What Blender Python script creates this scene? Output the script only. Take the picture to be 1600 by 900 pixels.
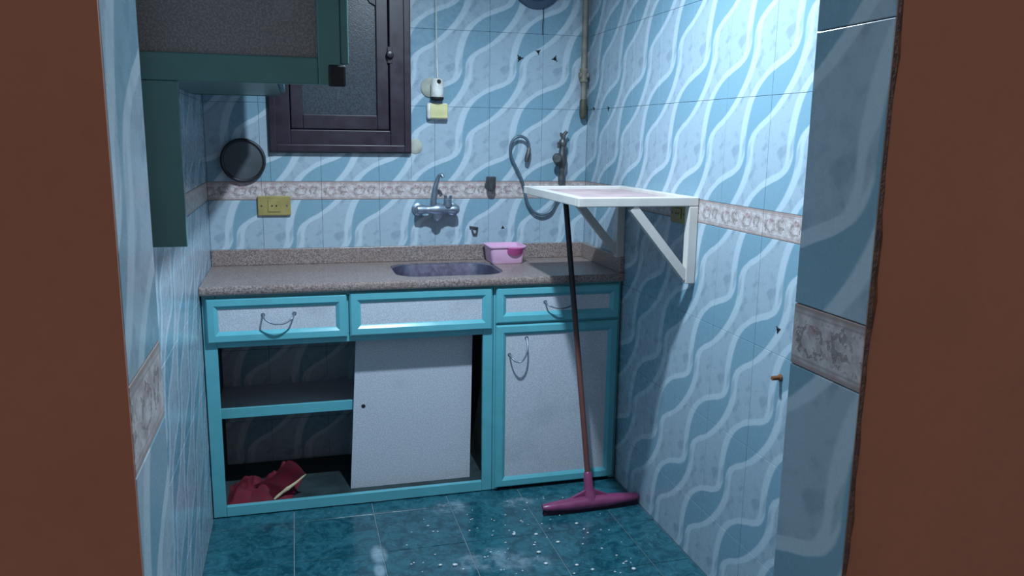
import bpy, bmesh, math, random
from mathutils import Vector, Matrix, noise

random.seed(7)
scene = bpy.context.scene
for o in list(bpy.data.objects):
    bpy.data.objects.remove(o, do_unlink=True)
COL = scene.collection
PI = math.pi

# ------------------------------------------------------------------ camera
F_PX = 1248.19
YAW, PITCH, ROLL = .2665, .1868, .0138
cy, sy = math.cos(YAW), math.sin(YAW)
cp, sp = math.cos(PITCH), math.sin(PITCH)
fw = Vector((sy * cp, cy * cp, -sp))
rt = Vector((cy, -sy, 0))
up = rt.cross(fw)
cr, sr = math.cos(ROLL), math.sin(ROLL)
rt, up = cr * rt + sr * up, -sr * rt + cr * up
cam_d = bpy.data.cameras.new('camera')
cam = bpy.data.objects.new('camera', cam_d)
COL.objects.link(cam)
cam.matrix_world = Matrix(((rt.x, up.x, -fw.x, .3534), (rt.y, up.y, -fw.y, -3.5995),
                           (rt.z, up.z, -fw.z, 1.4905), (0, 0, 0, 1)))
cam_d.sensor_fit = 'HORIZONTAL'
cam_d.sensor_width = 36
cam_d.lens = F_PX * 36 / 1600
cam_d.clip_start = .02
scene.camera = cam

# ------------------------------------------------------------------ world, lamp, exposure
world = bpy.data.worlds.new('world')
scene.world = world
world.use_nodes = True
bg = world.node_tree.nodes['Background']
bg.inputs[0].default_value = (1.0, .95, .88, 1)
bg.inputs[1].default_value = .31
LAMP = Vector((.87, -1.475, 2.5))
ld = bpy.data.lights.new('kitchen_lamp_light', 'SPOT')
ld.energy = 196
ld.color = (.69, .85, 1.0)
ld.spot_size = math.radians(170)
ld.spot_blend = .82
ld.shadow_soft_size = .035
lamp_light = bpy.data.objects.new('kitchen_lamp_light', ld)
COL.objects.link(lamp_light)
lamp_light.location = LAMP
vs = scene.view_settings
vs.view_transform = 'Standard'
vs.look = 'None'
vs.gamma = 1
vs.use_curve_mapping = False
vs.exposure = 0.0

# ------------------------------------------------------------------ materials
def srgb(r, g, b):
    def c(v):
        v /= 255
        return v / 12.92 if v <= .04045 else ((v + .055) / 1.055) ** 2.4
    return (c(r), c(g), c(b), 1)

class NT:
    """tiny helper round a material's node tree"""
    def __init__(self, name):
        self.m = bpy.data.materials.new(name)
        self.m.use_nodes = True
        self.t = self.m.node_tree
        self.b = self.t.nodes['Principled BSDF']
    def n(self, typ, **kw):
        x = self.t.nodes.new(typ)
        for k, v in kw.items():
            setattr(x, k, v)
        return x
    def put(self, sock, v):
        if isinstance(v, bpy.types.NodeSocket):
            self.t.links.new(v, sock)
        else:
            sock.default_value = v
    def math(self, op, a, b=None, c=None, clamp=False):
        x = self.n('ShaderNodeMath', operation=op, use_clamp=clamp)
        for i, v in enumerate((a, b, c)):
            if v is not None:
                self.put(x.inputs[i], v)
        return x.outputs[0]
    def mix(self, f, a, b):
        x = self.n('ShaderNodeMix', data_type='RGBA')
        self.put(x.inputs[0], f); self.put(x.inputs[6], a); self.put(x.inputs[7], b)
        return x.outputs[2]
    def rng(self, v, a, b, c=0., d=1., smooth=True):
        x = self.n('ShaderNodeMapRange', interpolation_type='SMOOTHSTEP' if smooth else 'LINEAR')
        for i, q in enumerate((v, a, b, c, d)):
            self.put(x.inputs[i], q)
        return x.outputs[0]
    def noise(self, scale, detail=3, vec=None, rough=.5, dist=0):
        x = self.n('ShaderNodeTexNoise')
        x.inputs['Scale'].default_value = scale
        x.inputs['Detail'].default_value = detail
        x.inputs['Roughness'].default_value = rough
        x.inputs['Distortion'].default_value = dist
        if vec is None:
            vec = self.pos()
        self.put(x.inputs['Vector'], vec)
        return x.outputs[0]
    def pos(self):
        if not hasattr(self, '_p'):
            self._p = self.n('ShaderNodeNewGeometry').outputs['Position']
        return self._p
    def bump(self, h, strength=.3, dist=.002):
        x = self.n('ShaderNodeBump')
        x.inputs['Strength'].default_value = strength
        x.inputs['Distance'].default_value = dist
        self.put(x.inputs['Height'], h)
        self.put(self.b.inputs['Normal'], x.outputs[0])

def plain(name, col, rough=.5, metal=0, var=.12, scale=30, bump=0, spec=.5, dark=None, coat=0):
    k = NT(name)
    n = k.noise(scale)
    d = dark or tuple(c * (1 - 2 * var) for c in col[:3]) + (1,)
    k.put(k.b.inputs['Base Color'], k.mix(k.rng(n, .3, .7), d, col))
    k.put(k.b.inputs['Roughness'], k.rng(n, .2, .8, rough * .85, min(1, rough * 1.15)))
    k.b.inputs['Metallic'].default_value = metal
    k.b.inputs['Specular IOR Level'].default_value = spec
    k.b.inputs['Coat Weight'].default_value = coat
    if bump:
        k.bump(k.noise(scale * 4), bump, .002)
    return k.m

def curve(k, val, pts):
    x = k.n('ShaderNodeFloatCurve')
    c = x.mapping.curves[0]
    while len(c.points) > 2:
        c.points.remove(c.points[1])
    c.points[0].location = pts[0]
    c.points[1].location = pts[-1]
    for p in pts[1:-1]:
        c.points.new(*p)
    x.mapping.update()
    k.put(x.inputs['Value'], val)
    return x.outputs[0]

LT = [(0, 1.51), (.11, 1.45), (.19, 1.31), (.25, 1.11), (.33, .88), (.47, .68), (.64, .57), (.86, .51), (1, .51)]
RT = [(0, 1.535), (.11, 1.52), (.28, 1.42), (.44, 1.26), (.56, 1.10), (.65, .95), (.75, .72), (.86, .57), (1, .535)]

def wave_tile_material():
    k = NT('glazed_wave_tile')
    uv = k.n('ShaderNodeUVMap', uv_map='UVMap').outputs[0]
    sx = k.n('ShaderNodeSeparateXYZ')
    k.put(sx.inputs[0], uv)
    U, V = sx.outputs[0], sx.outputs[1]
    def band(u, v):
        t = k.math('FRACT', k.math('ADD', v, .486))
        l = k.math('ADD', curve(k, t, [(a, b - .5) for a, b in LT]), .47)
        r = k.math('ADD', k.math('MULTIPLY', curve(k, t, [(a, (b - .5) / 1.05) for a, b in RT]), 1.05), .538)
        d = k.math('FRACT', k.math('SUBTRACT', u, l))
        w = k.math('SUBTRACT', r, l)
        m1 = k.rng(d, 0, .035)
        m2 = k.rng(k.math('SUBTRACT', w, d), 0, .035)
        return k.math('MULTIPLY', m1, m2)
    base = band(U, V)
    ribs = None
    for du, dv in ((.125, .0), (-.125, 0), (0, .065), (0, -.065)):
        q = band(k.math('ADD', U, du) if du else U, k.math('ADD', V, dv) if dv else V)
        ribs = q if ribs is None else k.math('MAXIMUM', ribs, q)
    cb = k.n('ShaderNodeCombineXYZ')
    k.put(cb.inputs[0], k.math('MULTIPLY', U, 1.0)); k.put(cb.inputs[1], k.math('MULTIPLY', V, 1.3))
    fl = k.rng(k.noise(5.0, 3, cb.outputs[0], .55, .8), .50, .68)
    pale = k.mix(k.math('MULTIPLY', fl, .75), srgb(156, 176, 189), srgb(130, 150, 166))
    col = k.mix(ribs, pale, srgb(178, 197, 208))
    col = k.mix(base, col, srgb(120, 156, 173))
    gr = k.noise(260, 2)
    col = k.mix(k.rng(gr, .3, .75, 0, .10), col, srgb(108, 124, 138))
    k.put(k.b.inputs['Base Color'], col)
    k.put(k.b.inputs['Roughness'], k.rng(k.noise(40), .3, .7, .22, .34))
    k.b.inputs['Specular IOR Level'].default_value = .45
    k.bump(k.noise(90), .06, .001)
    return k.m

def border_material():
    k = NT('floral_border_tile')
    uv = k.n('ShaderNodeUVMap', uv_map='UVMap').outputs[0]
    sx = k.n('ShaderNodeSeparateXYZ')
    k.put(sx.inputs[0], uv)
    U, V = sx.outputs[0], sx.outputs[1]
    u2 = k.math('FRACT', k.math('MULTIPLY', U, 2))
    cb = k.n('ShaderNodeCombineXYZ')
    k.put(cb.inputs[0], k.math('MULTIPLY', U, 3.2)); k.put(cb.inputs[1], V)
    vec = cb.outputs[0]
    base = k.mix(k.rng(k.noise(4, 3, vec), .35, .65), srgb(172, 160, 158), srgb(204, 196, 196))
    # edge mouldings
    e = k.math('MINIMUM', V, k.math('SUBTRACT', 1, V))
    edge = k.rng(e, .05, .12, 1, 0)
    base = k.mix(k.math('MULTIPLY', edge, .8), base, srgb(150, 128, 120))
    line = k.math('MULTIPLY', k.rng(e, .10, .125), k.rng(e, .14, .165, 1, 0))
    base = k.mix(k.math('MULTIPLY', line, .45), base, srgb(120, 106, 104))
    # scrolling leaves: two sets of warped rings
    def ring(cx, cyy, rx, ry, r0, wd):
        dx = k.math('DIVIDE', k.math('SUBTRACT', u2, cx), rx)
        dy = k.math('DIVIDE', k.math('SUBTRACT', V, cyy), ry)
        rr = k.math('SQRT', k.math('ADD', k.math('MULTIPLY', dx, dx), k.math('MULTIPLY', dy, dy)))
        rr = k.math('ADD', rr, k.math('MULTIPLY', k.math('SUBTRACT', k.noise(6, 2, vec), .5), 1.5))
        return k.rng(k.math('ABSOLUTE', k.math('SUBTRACT', rr, r0)), wd * .6, wd, 1, 0)
    marks = k.math('MAXIMUM', ring(.3, .48, .2, .26, .9, .22), ring(.72, .55, .16, .3, .6, .3))
    marks = k.math('MULTIPLY', marks, k.rng(k.noise(8, 2, vec), .38, .52))
    base = k.mix(k.math('MULTIPLY', marks, .7), base, srgb(122, 108, 106))
    pinkm = ring(.34, .68, .1, .14, .3, .45)
    base = k.mix(k.math('MULTIPLY', pinkm, .45), base, srgb(168, 112, 120))
    leaf = k.math('MULTIPLY', k.rng(k.noise(8, 2, vec, .5, 1.), .58, .66), k.rng(e, .14, .22))
    base = k.mix(k.math('MULTIPLY', leaf, .6), base, srgb(128, 120, 110))
    k.put(k.b.inputs['Base Color'], base)
    k.b.inputs['Roughness'].default_value = .35
    k.bump(marks, .25, .002)
    return k.m

def floor_tile_material():
    k = NT('teal_glazed_floor_tile')
    n1 = k.noise(16, 6, None, .65, 1.2)
    n2 = k.noise(55, 4, None, .6)
    col = k.mix(k.rng(n1, .36, .64), srgb(22, 72, 86), srgb(44, 102, 116))
    col = k.mix(k.rng(n2, .52, .75, 0, .5), col, srgb(74, 128, 138))
    # pale smears, one brighter and elongated, and fine specks mixed into the colour
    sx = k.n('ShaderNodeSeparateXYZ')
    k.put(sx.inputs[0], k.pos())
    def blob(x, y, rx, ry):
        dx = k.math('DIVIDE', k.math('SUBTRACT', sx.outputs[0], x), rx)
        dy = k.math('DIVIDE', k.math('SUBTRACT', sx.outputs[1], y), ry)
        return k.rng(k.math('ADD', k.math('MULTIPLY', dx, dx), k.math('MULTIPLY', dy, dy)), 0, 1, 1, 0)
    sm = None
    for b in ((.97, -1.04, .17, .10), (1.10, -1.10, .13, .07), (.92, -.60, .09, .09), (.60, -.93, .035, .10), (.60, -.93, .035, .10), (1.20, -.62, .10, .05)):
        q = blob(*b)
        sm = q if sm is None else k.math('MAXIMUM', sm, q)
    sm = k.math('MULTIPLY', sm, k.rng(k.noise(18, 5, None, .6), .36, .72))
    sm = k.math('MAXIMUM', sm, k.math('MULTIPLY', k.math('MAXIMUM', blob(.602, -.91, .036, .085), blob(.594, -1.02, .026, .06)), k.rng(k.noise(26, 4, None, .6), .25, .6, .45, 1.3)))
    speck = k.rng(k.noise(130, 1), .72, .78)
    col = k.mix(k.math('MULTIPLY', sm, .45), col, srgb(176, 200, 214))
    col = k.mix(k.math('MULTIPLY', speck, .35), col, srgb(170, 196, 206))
    k.put(k.b.inputs['Base Color'], col)
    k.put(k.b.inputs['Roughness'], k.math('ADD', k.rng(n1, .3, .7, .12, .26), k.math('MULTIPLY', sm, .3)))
    k.b.inputs['Specular IOR Level'].default_value = .6
    k.bump(n2, .10, .0015)
    return k.m

def granite_material():
    k = NT('speckled_granite')
    n1 = k.noise(140, 3, None, .7)
    n2 = k.noise(330, 2)
    n3 = k.noise(9, 3)
    col = k.mix(k.rng(n1, .38, .62), srgb(108, 96, 92), srgb(164, 150, 146))
    col = k.mix(k.rng(n2, .58, .66, 0, .55), col, srgb(52, 48, 52))
    col = k.mix(k.rng(n3, .4, .7, 0, .35), col, srgb(134, 112, 104))
    k.put(k.b.inputs['Base Color'], col)
    k.b.inputs['Roughness'].default_value = .32
    return k.m

def speckle_white(name, a, b, rough=.45):
    k = NT(name)
    n = k.noise(210, 2)
    col = k.mix(k.rng(n, .4, .65), a, b)
    col = k.mix(k.rng(k.noise(5, 4), .55, .75, 0, .3), col, srgb(150, 160, 166))
    k.put(k.b.inputs['Base Color'], col)
    k.b.inputs['Roughness'].default_value = rough
    return k.m

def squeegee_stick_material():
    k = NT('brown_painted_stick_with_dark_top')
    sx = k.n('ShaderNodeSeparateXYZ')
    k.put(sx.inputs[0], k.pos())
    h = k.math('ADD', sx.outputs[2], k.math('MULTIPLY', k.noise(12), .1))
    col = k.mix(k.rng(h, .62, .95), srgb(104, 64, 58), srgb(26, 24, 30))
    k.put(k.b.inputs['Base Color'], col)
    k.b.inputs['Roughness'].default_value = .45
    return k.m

def hall_paint():
    k = NT('orange_brown_wall_paint')
    col = k.mix(k.rng(k.noise(3, 4), .3, .7), srgb(156, 99, 80), srgb(167, 107, 88))
    col = k.mix(k.rng(k.noise(60, 3), .45, .8, 0, .25), col, srgb(142, 88, 70))
    k.put(k.b.inputs['Base Color'], col)
    k.b.inputs['Roughness'].default_value = .7
    k.bump(k.noise(120, 4), .15, .002)
    return k.m

def frosted():
    k = NT('dark_frosted_window_glass')
    n = k.noise(180, 3)
    k.put(k.b.inputs['Base Color'], k.mix(k.rng(n, .35, .65), srgb(38, 46, 54), srgb(60, 70, 80)))
    k.b.inputs['Roughness'].default_value = .3
    k.bump(n, .4, .001)
    return k.m

def emit(name, col, s):
    k = NT(name)
    k.b.inputs['Base Color'].default_value = col
    k.b.inputs['Emission Color'].default_value = col
    k.b.inputs['Emission Strength'].default_value = s
    return k.m

M = dict(
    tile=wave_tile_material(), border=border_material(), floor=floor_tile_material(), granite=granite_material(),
    grout=plain('grey_grout', srgb(150, 162, 170), .9), floor_grout=plain('pale_floor_grout', srgb(140, 162, 172), .9),
    ceiling=plain('white_ceiling_paint', srgb(150, 152, 152), .9, scale=6, var=.05),
    hall=hall_paint(), plaster=plain('crumbled_brown_plaster', srgb(104, 66, 48), .95, scale=60, var=.3, bump=.6),
    teal=plain('teal_gloss_paint', srgb(98, 180, 192), .24, var=.04, scale=12, coat=.3),
    teal_dark=plain('deep_green_gloss_paint', srgb(76, 124, 117), .35, var=.06, scale=12),
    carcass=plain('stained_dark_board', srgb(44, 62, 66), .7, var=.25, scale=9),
    white_lam=speckle_white('speckled_white_laminate', srgb(182, 190, 200), srgb(208, 214, 222)),
    grey_lam=speckle_white('grey_speckled_laminate', srgb(114, 107, 104), srgb(140, 131, 126), .6),
    steel=plain('brushed_steel', srgb(158, 156, 176), .42, 1.0, var=.06, scale=50),
    chrome=plain('dull_chrome', srgb(142, 156, 170), .4, .75, var=.1, scale=40),
    wframe=plain('dark_purple_brown_paint', srgb(42, 34, 48), .35, var=.15, scale=18),
    glass=frosted(),
    cream=plain('aged_cream_plastic', srgb(214, 208, 150), .45, scale=20),
    yellowed=plain('yellowed_plastic', srgb(158, 144, 86), .5, scale=20),
    white_pl=plain('off_white_plastic', srgb(222, 222, 214), .4),
    black=plain('black_rubber', srgb(18, 18, 22), .6),
    hole=plain('dark_hole', srgb(26, 26, 32), .9),
    grey_pipe=plain('dirty_grey_pipe', srgb(134, 130, 118), .6, scale=25, var=.2),
    dark_pipe=plain('dark_olive_pipe_end', srgb(82, 80, 66), .6, scale=25, var=.2),
    brass=plain('weathered_valve_metal', srgb(104, 106, 108), .4, .6, scale=40, var=.2),
    hose=plain('grey_flexible_hose', srgb(92, 112, 126), .4, .3),
    pan=plain('dark_grey_pan_metal', srgb(84, 92, 98), .45, .3, scale=10),
    pan_rim=plain('blackened_pan_rim', srgb(40, 44, 50), .5, .2, scale=10),
    vent=plain('dark_blue_grey_metal', srgb(66, 86, 106), .5, .2, scale=14),
    shelf=plain('off_white_enamel', srgb(210, 206, 200), .35, var=.04, scale=14),
    shelf_in=plain('pinkish_stained_board', srgb(196, 172, 172), .6, scale=12, var=.1),
    pink=plain('pale_pink_plastic', srgb(228, 182, 214), .35, var=.03),
    magenta=plain('magenta_plastic', srgb(200, 88, 154), .35, var=.03),
    sq=plain('dusky_pink_plastic', srgb(142, 66, 108), .35, var=.08),
    sq_blade=plain('dark_rubber_blade', srgb(52, 30, 56), .7),
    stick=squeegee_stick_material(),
    red=plain('dark_red_cloth', srgb(116, 20, 44), .85, scale=40, var=.2),
    creamcloth=plain('cream_cloth_edge', srgb(214, 196, 160), .85, scale=40),
    peg=plain('rusty_brown_peg', srgb(120, 78, 46), .7),
    patch=plain('beige_plaster', srgb(176, 178, 166), .9, scale=30),
    crumb=plain('white_crumbs', srgb(222, 230, 234), .6),
    bulb=emit('glowing_bulb', (.75, .9, 1, 1), 12),
)

# ------------------------------------------------------------------ mesh helpers
def finish(name, bm, mat, parent=None, smooth=False, base=None):
    """link a bmesh given in world coordinates as one object; base = its origin when it is top-level"""
    me = bpy.data.meshes.new(name)
    off = Vector(base) if base is not None else (root_of(parent) if parent else Vector())
    bmesh.ops.translate(bm, verts=bm.verts, vec=-off)
    bmesh.ops.recalc_face_normals(bm, faces=bm.faces)
    bm.to_mesh(me)
    bm.free()
    me.materials.append(M[mat])
    if smooth:
        for p in me.polygons:
            p.use_smooth = True
        try:
            me.set_sharp_from_angle(angle=math.radians(40))
        except Exception:
            pass
    o = bpy.data.objects.new(name, me)
    COL.objects.link(o)
    if parent:
        o.parent = parent
    else:
        o.location = off
    return o

def root_of(o):
    while o.parent:
        o = o.parent
    return Vector(o.location)

def thing(name, label, cat, loc, group=None):
    o = bpy.data.objects.new(name, None)
    o.empty_display_size = .05
    COL.objects.link(o)
    o.location = loc
    return tag(o, label, cat, group)

def tag(o, label, cat, group=None):
    o['label'] = label
    o['category'] = cat
    if group:
        o['group'] = group
    return o

def struct(o, label=None):
    o['kind'] = 'structure'
    if label:
        o['label'] = label
    return o

def box(bm, x0, x1, y0, y1, z0, z1, bevel=0, seg=2):
    r = bmesh.ops.create_cube(bm, size=1)
    vs_ = r['verts']
    for v in vs_:
        v.co = Vector((x0 + (v.co.x + .5) * (x1 - x0), y0 + (v.co.y + .5) * (y1 - y0), z0 + (v.co.z + .5) * (z1 - z0)))
    if bevel:
        es = list({e for v in vs_ for e in v.link_edges})
        bmesh.ops.bevel(bm, geom=es, offset=bevel, segments=seg, affect='EDGES', profile=.5)
    return bm

def boxm(*a, **k):
    return box(bmesh.new(), *a, **k)

def frame_of(d):
    d = d.normalized()
    a = Vector((0, 0, 1)) if abs(d.z) < .9 else Vector((1, 0, 0))
    u = d.cross(a).normalized()
    return u, d.cross(u).normalized()

def tube(bm, pts, r, seg=12, cap=True):
    """swept tube through pts; r is a radius or a list of radii"""
    pts = [Vector(p) for p in pts]
    n = len(pts)
    rs = r if isinstance(r, (list, tuple)) else [r] * n
    rings = []
    u = None
    for i, p in enumerate(pts):
        d = (pts[min(i + 1, n - 1)] - pts[max(i - 1, 0)]).normalized()
        if u is None:
            u, w = frame_of(d)
        else:
            u = (u - d * u.dot(d)).normalized()
            w = d.cross(u)
        rings.append([bm.verts.new(p + rs[i] * (math.cos(2 * PI * k / seg) * u + math.sin(2 * PI * k / seg) * w)) for k in range(seg)])
    for a, b in zip(rings, rings[1:]):
        for k in range(seg):
            bm.faces.new((a[k], a[(k + 1) % seg], b[(k + 1) % seg], b[k]))
    if cap:
        bm.faces.new(rings[0][::-1])
        bm.faces.new(rings[-1])
    return bm

def bar(bm, p, q, w, h, side):
    """square bar from p to q; side = direction of width w"""
    p, q, s = Vector(p), Vector(q), Vector(side).normalized()
    d = (q - p).normalized()
    t = d.cross(s).normalized()
    v = []
    for c in (p, q):
        for a, b in ((-1, -1), (1, -1), (1, 1), (-1, 1)):
            v.append(bm.verts.new(c + s * a * w / 2 + t * b * h / 2))
    for f in ((0, 1, 2, 3), (7, 6, 5, 4), (0, 4, 5, 1), (1, 5, 6, 2), (2, 6, 7, 3), (3, 7, 4, 0)):
        bm.faces.new([v[i] for i in f])
    return bm

def lathe(bm, c, axis, prof, seg=32):
    """revolve prof [(radius, along)] about axis through c"""
    c, axis = Vector(c), Vector(axis).normalized()
    u, w = frame_of(axis)
    rings = []
    for r, h in prof:
        if r < 1e-6:
            rings.append([bm.verts.new(c + axis * h)])
        else:
            rings.append([bm.verts.new(c + axis * h + r * (math.cos(2 * PI * k / seg) * u + math.sin(2 * PI * k / seg) * w)) for k in range(seg)])
    for a, b in zip(rings, rings[1:]):
        for k in range(seg):
            k2 = (k + 1) % seg
            if len(a) == 1 and len(b) == 1:
                continue
            if len(a) == 1:
                bm.faces.new((a[0], b[k2], b[k]))
            elif len(b) == 1:
                bm.faces.new((a[k], a[k2], b[0]))
            else:
                bm.faces.new((a[k], a[k2], b[k2], b[k]))
    return bm

def smooth_path(pts, sub=8):
    """Catmull-Rom through pts"""
    P = [Vector(p) for p in pts]
    P = [2 * P[0] - P[1]] + P + [2 * P[-1] - P[-2]]
    out = []
    for i in range(1, len(P) - 2):
        a, b, c, d = P[i - 1:i + 3]
        for s in range(sub):
            t = s / sub
            out.append(.5 * ((2 * b) + (c - a) * t + (2 * a - 5 * b + 4 * c - d) * t * t + (3 * b - a - 3 * c + d) * t ** 3))
    out.append(P[-2])
    return out

# ------------------------------------------------------------------ tiles
TW, TH = .25, .33
B0, B1 = 1.210, 1.289            # floral border, bottom and top
GAP, TK = .0005, .006
_tiles = {}
def tile_mesh(kind, w, h, u0, u1, v0, v1):
    """glazed tile, front towards -y, centre at origin; v runs downward"""
    key = (kind, round(w, 4), round(h, 4), round(u0, 3), round(v0, 3))
    if key in _tiles:
        return _tiles[key]
    bm = bmesh.new()
    a, b = w / 2 - GAP, h / 2 - GAP
    e = .001
    lo = [bm.verts.new((sx * a, 0, sz * b)) for sx, sz in ((-1, -1), (1, -1), (1, 1), (-1, 1))]
    mi = [bm.verts.new((sx * a, -TK + e * .7, sz * b)) for sx, sz in ((-1, -1), (1, -1), (1, 1), (-1, 1))]
    hi = [bm.verts.new((sx * (a - e), -TK, sz * (b - e))) for sx, sz in ((-1, -1), (1, -1), (1, 1), (-1, 1))]
    bm.faces.new(hi)
    for A, B in ((lo, mi), (mi, hi)):
        for i in range(4):
            j = (i + 1) % 4
            bm.faces.new((A[i], A[j], B[j], B[i]))
    uvl = bm.loops.layers.uv.new('UVMap')
    for f in bm.faces:
        for l in f.loops:
            x, z = l.vert.co.x / w + .5, l.vert.co.z / h + .5
            l[uvl].uv = (u0 + x * (u1 - u0), v1 + z * (v0 - v1) if kind == 'tile' else z)
    bm.normal_update()
    me = bpy.data.meshes.new(kind)
    bm.to_mesh(me)
    bm.free()
    me.materials.append(M['tile' if kind == 'tile' else 'border'])
    _tiles[key] = me
    return me

def place_tile(me, name, parent, loc, rz):
    o = bpy.data.objects.new(name, me)
    COL.objects.link(o)
    o.parent = parent
    o.location = loc
    o.rotation_euler = (0, 0, rz)

def tile_wall(parent, s_joint, s0, s1, to_world, rz, ztop, skip=None, zbot=0.):
    """cover s0..s1 with columns whose joints lie at s_joint + k*TW; slivers are merged into their neighbour"""
    js = [s0]
    k = math.ceil((s0 - s_joint) / TW)
    while s_joint + k * TW < s1 - 1e-6:
        q = s_joint + k * TW
        if q - js[-1] > .03 and s1 - q > .03:
            js.append(q)
        k += 1
    js.append(s1)
    rows = []
    z = B1
    while z < ztop - .02:
        rows.append(('tile', z, min(z + TH, ztop), max(0, (z + TH - ztop)) / TH, 1.)); z += TH
    rows.append(('border', B0, B1, 0, 1))
    z = B0
    while z > zbot + .02:
        lo = max(z - TH, zbot)
        rows.append(('tile', lo, z, 0, (z - lo) / TH)); z -= TH
    for a, b in zip(js, js[1:]):
        kk = math.floor(((a + b) / 2 - s_joint) / TW)
        u0 = (a - s_joint) / TW - kk
        u1 = (b - s_joint) / TW - kk
        for kind, z0, z1, v0, v1 in rows:
            if skip and skip(a, b, z0, z1):
                continue
            me = tile_mesh(kind, b - a, z1 - z0, u0, u1, v0, v1)
            place_tile(me, kind if kind == 'tile' else 'border_tile', parent, to_world((a + b) / 2, (z0 + z1) / 2), rz)

# ------------------------------------------------------------------ room shell
XR, YF, ZC = 1.6905, -2.72, 2.80
WX0, WX1, WZ0, WZ1 = .258, .862, 1.413, 2.34      # window opening
bm = bmesh.new()
for a in ((-.2, WX0, 0, ZC), (WX1, XR + .2, 0, ZC), (WX0, WX1, 0, WZ0), (WX0, WX1, WZ1, ZC)):
    box(bm, a[0], a[1], TK, .20, a[2], a[3])
wall_back = struct(finish('wall_back', bm, 'grout'), 'far wall of blue and white wave-patterned tiles')
wall_right = struct(finish('wall_right', boxm(XR + TK, XR + .2, -2.85, TK, 0, ZC), 'grout'), 'right wall of blue and white wave-patterned tiles')
wall_left = struct(finish('wall_left', boxm(-.2, -TK, -2.85, TK, 0, ZC), 'grout'), 'left wall of blue and white wave-patterned tiles')
struct(finish('ceiling', boxm(-.2, XR + .2, -2.8, .2, ZC, ZC + .1), 'ceiling'))
floor = struct(finish('floor', boxm(-2.5, 4, -6, .2, -.1, -.004), 'floor_grout'), 'floor of glossy dark teal tiles')

# front wall with the doorway, slightly out of square as in the photograph
XJL, XJR = .2195, .963
def yfar(x): return -2.768 + .047 * (x - XJL)
def ynear(x): return -2.925 + .079 * (x - XJL)
bm = bmesh.new()
def wall_piece(x0, x1, z0, z1, coat=False):
    n0, n1 = (-.004, .0) if coat else (0, None)
    fy = ynear if coat else yfar
    v = [bm.verts.new(p) for z in (z0, z1) for p in ((x0, ynear(x0) + n0, z), (x1, ynear(x1) + n0, z), (x1, fy(x1), z), (x0, fy(x0), z))]
    for f in ((3, 2, 1, 0), (4, 5, 6, 7), (0, 1, 5, 4), (1, 2, 6, 5), (2, 3, 7, 6), (3, 0, 4, 7)):
        bm.faces.new([v[i] for i in f])
wall_piece(-1.6, XJL - TK, 0, 2.85)
wall_piece(XJR + TK, 3.2, 0, 2.85)
wall_piece(XJL - TK, XJR + TK, 2.12, 2.85)
wall_piece(-1.6, XJL - .0004, 0, 2.12, True)
wall_piece(XJR + .0004, 3.2, 0, 2.12, True)
wall_front = struct(finish('wall_front', bm, 'hall'), 'orange-brown painted wall around the tiled doorway')
# ragged plaster along the doorway corners
for xj, sgn in ((XJR + .0006, 1),):
    bm = bmesh.new()
    n = 90
    ring = []
    for i in range(n + 1):
        z = 2.12 * i / n
        w = .0004 + .006 * max(0, noise.noise(Vector((xj * 9, 0, z * 17)))) + .0008 * random.random()
        d = .0015 + .003 * random.random()
        y = ynear(xj) - .0042
        ring.append([bm.verts.new((xj - sgn * .0004, y + .003, z)), bm.verts.new((xj - sgn * .0004, y - d, z)), bm.verts.new((xj + sgn * w, y - d, z)), bm.verts.new((xj + sgn * (w + .003), y + .002, z))])
    for a, b in zip(ring, ring[1:]):
        for j in range(3):
            bm.faces.new((a[j], a[j + 1], b[j + 1], b[j]))
    finish('plaster_edge', bm, 'plaster', wall_front)

in_window = lambda a, b, z0, z1: a > WX0 - .01 and b < WX1 + .01 and z0 > WZ0 - .01 and z1 < WZ1 + .01
# back wall: tiles clipped by the window are cut round it
def back_tiles():
    sj = .2186
    js = [0, sj] + [sj + TW * k for k in range(1, 6)] + [XR]
    rows = [('tile', B1 + TH * k, min(B1 + TH * (k + 1), ZC)) for k in range(5) if B1 + TH * k < ZC - .02]
    rows += [('border', B0, B1)] + [('tile', max(0, B0 - TH * (k + 1)), B0 - TH * k) for k in range(4)]
    for a, b in zip(js, js[1:]):
        for kind, z0, z1 in rows:
            ztop = z1 if kind == 'border' else (B1 + TH * round((z0 - B1) / TH + 1) if z0 >= B1 - .001 else B0 - TH * round((B0 - z1) / TH))
            rects = [(a, b, z0, z1)]
            if b > WX0 + .001 and a < WX1 - .001 and z1 > WZ0 + .001 and z0 < WZ1 - .001:
                rects = []
                if a < WX0: rects.append((a, WX0, z0, z1))
                if b > WX1: rects.append((WX1, b, z0, z1))
                xa, xb = max(a, WX0), min(b, WX1)
                if z0 < WZ0: rects.append((xa, xb, z0, WZ0))
                if z1 > WZ1: rects.append((xa, xb, WZ1, z1))
            for x0, x1, q0, q1 in rects:
                if x1 - x0 < .012 or q1 - q0 < .012:
                    continue
                k = math.floor(((a + b) / 2 - sj) / TW)
                u0, u1 = (x0 - sj) / TW - k, (x1 - sj) / TW - k
                me = tile_mesh(kind, x1 - x0, q1 - q0, u0, u1, (ztop - q1) / TH, (ztop - q0) / TH)
                place_tile(me, 'tile' if kind == 'tile' else 'border_tile', wall_back, ((x0 + x1) / 2, TK, (q0 + q1) / 2), 0)
back_tiles()
tile_wall(wall_right, .014, 0, 2.70, lambda s, z: (XR + TK, -s, z), -PI / 2, ZC)
tile_wall(wall_left, 0, -2.77, 0, lambda s, z: (-TK, s, z), PI / 2, ZC)
tile_wall(wall_front, -yfar(XJR), -yfar(XJR), -ynear(XJR), lambda s, z: (XJR + TK, -s, z), -PI / 2, 2.12)
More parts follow.
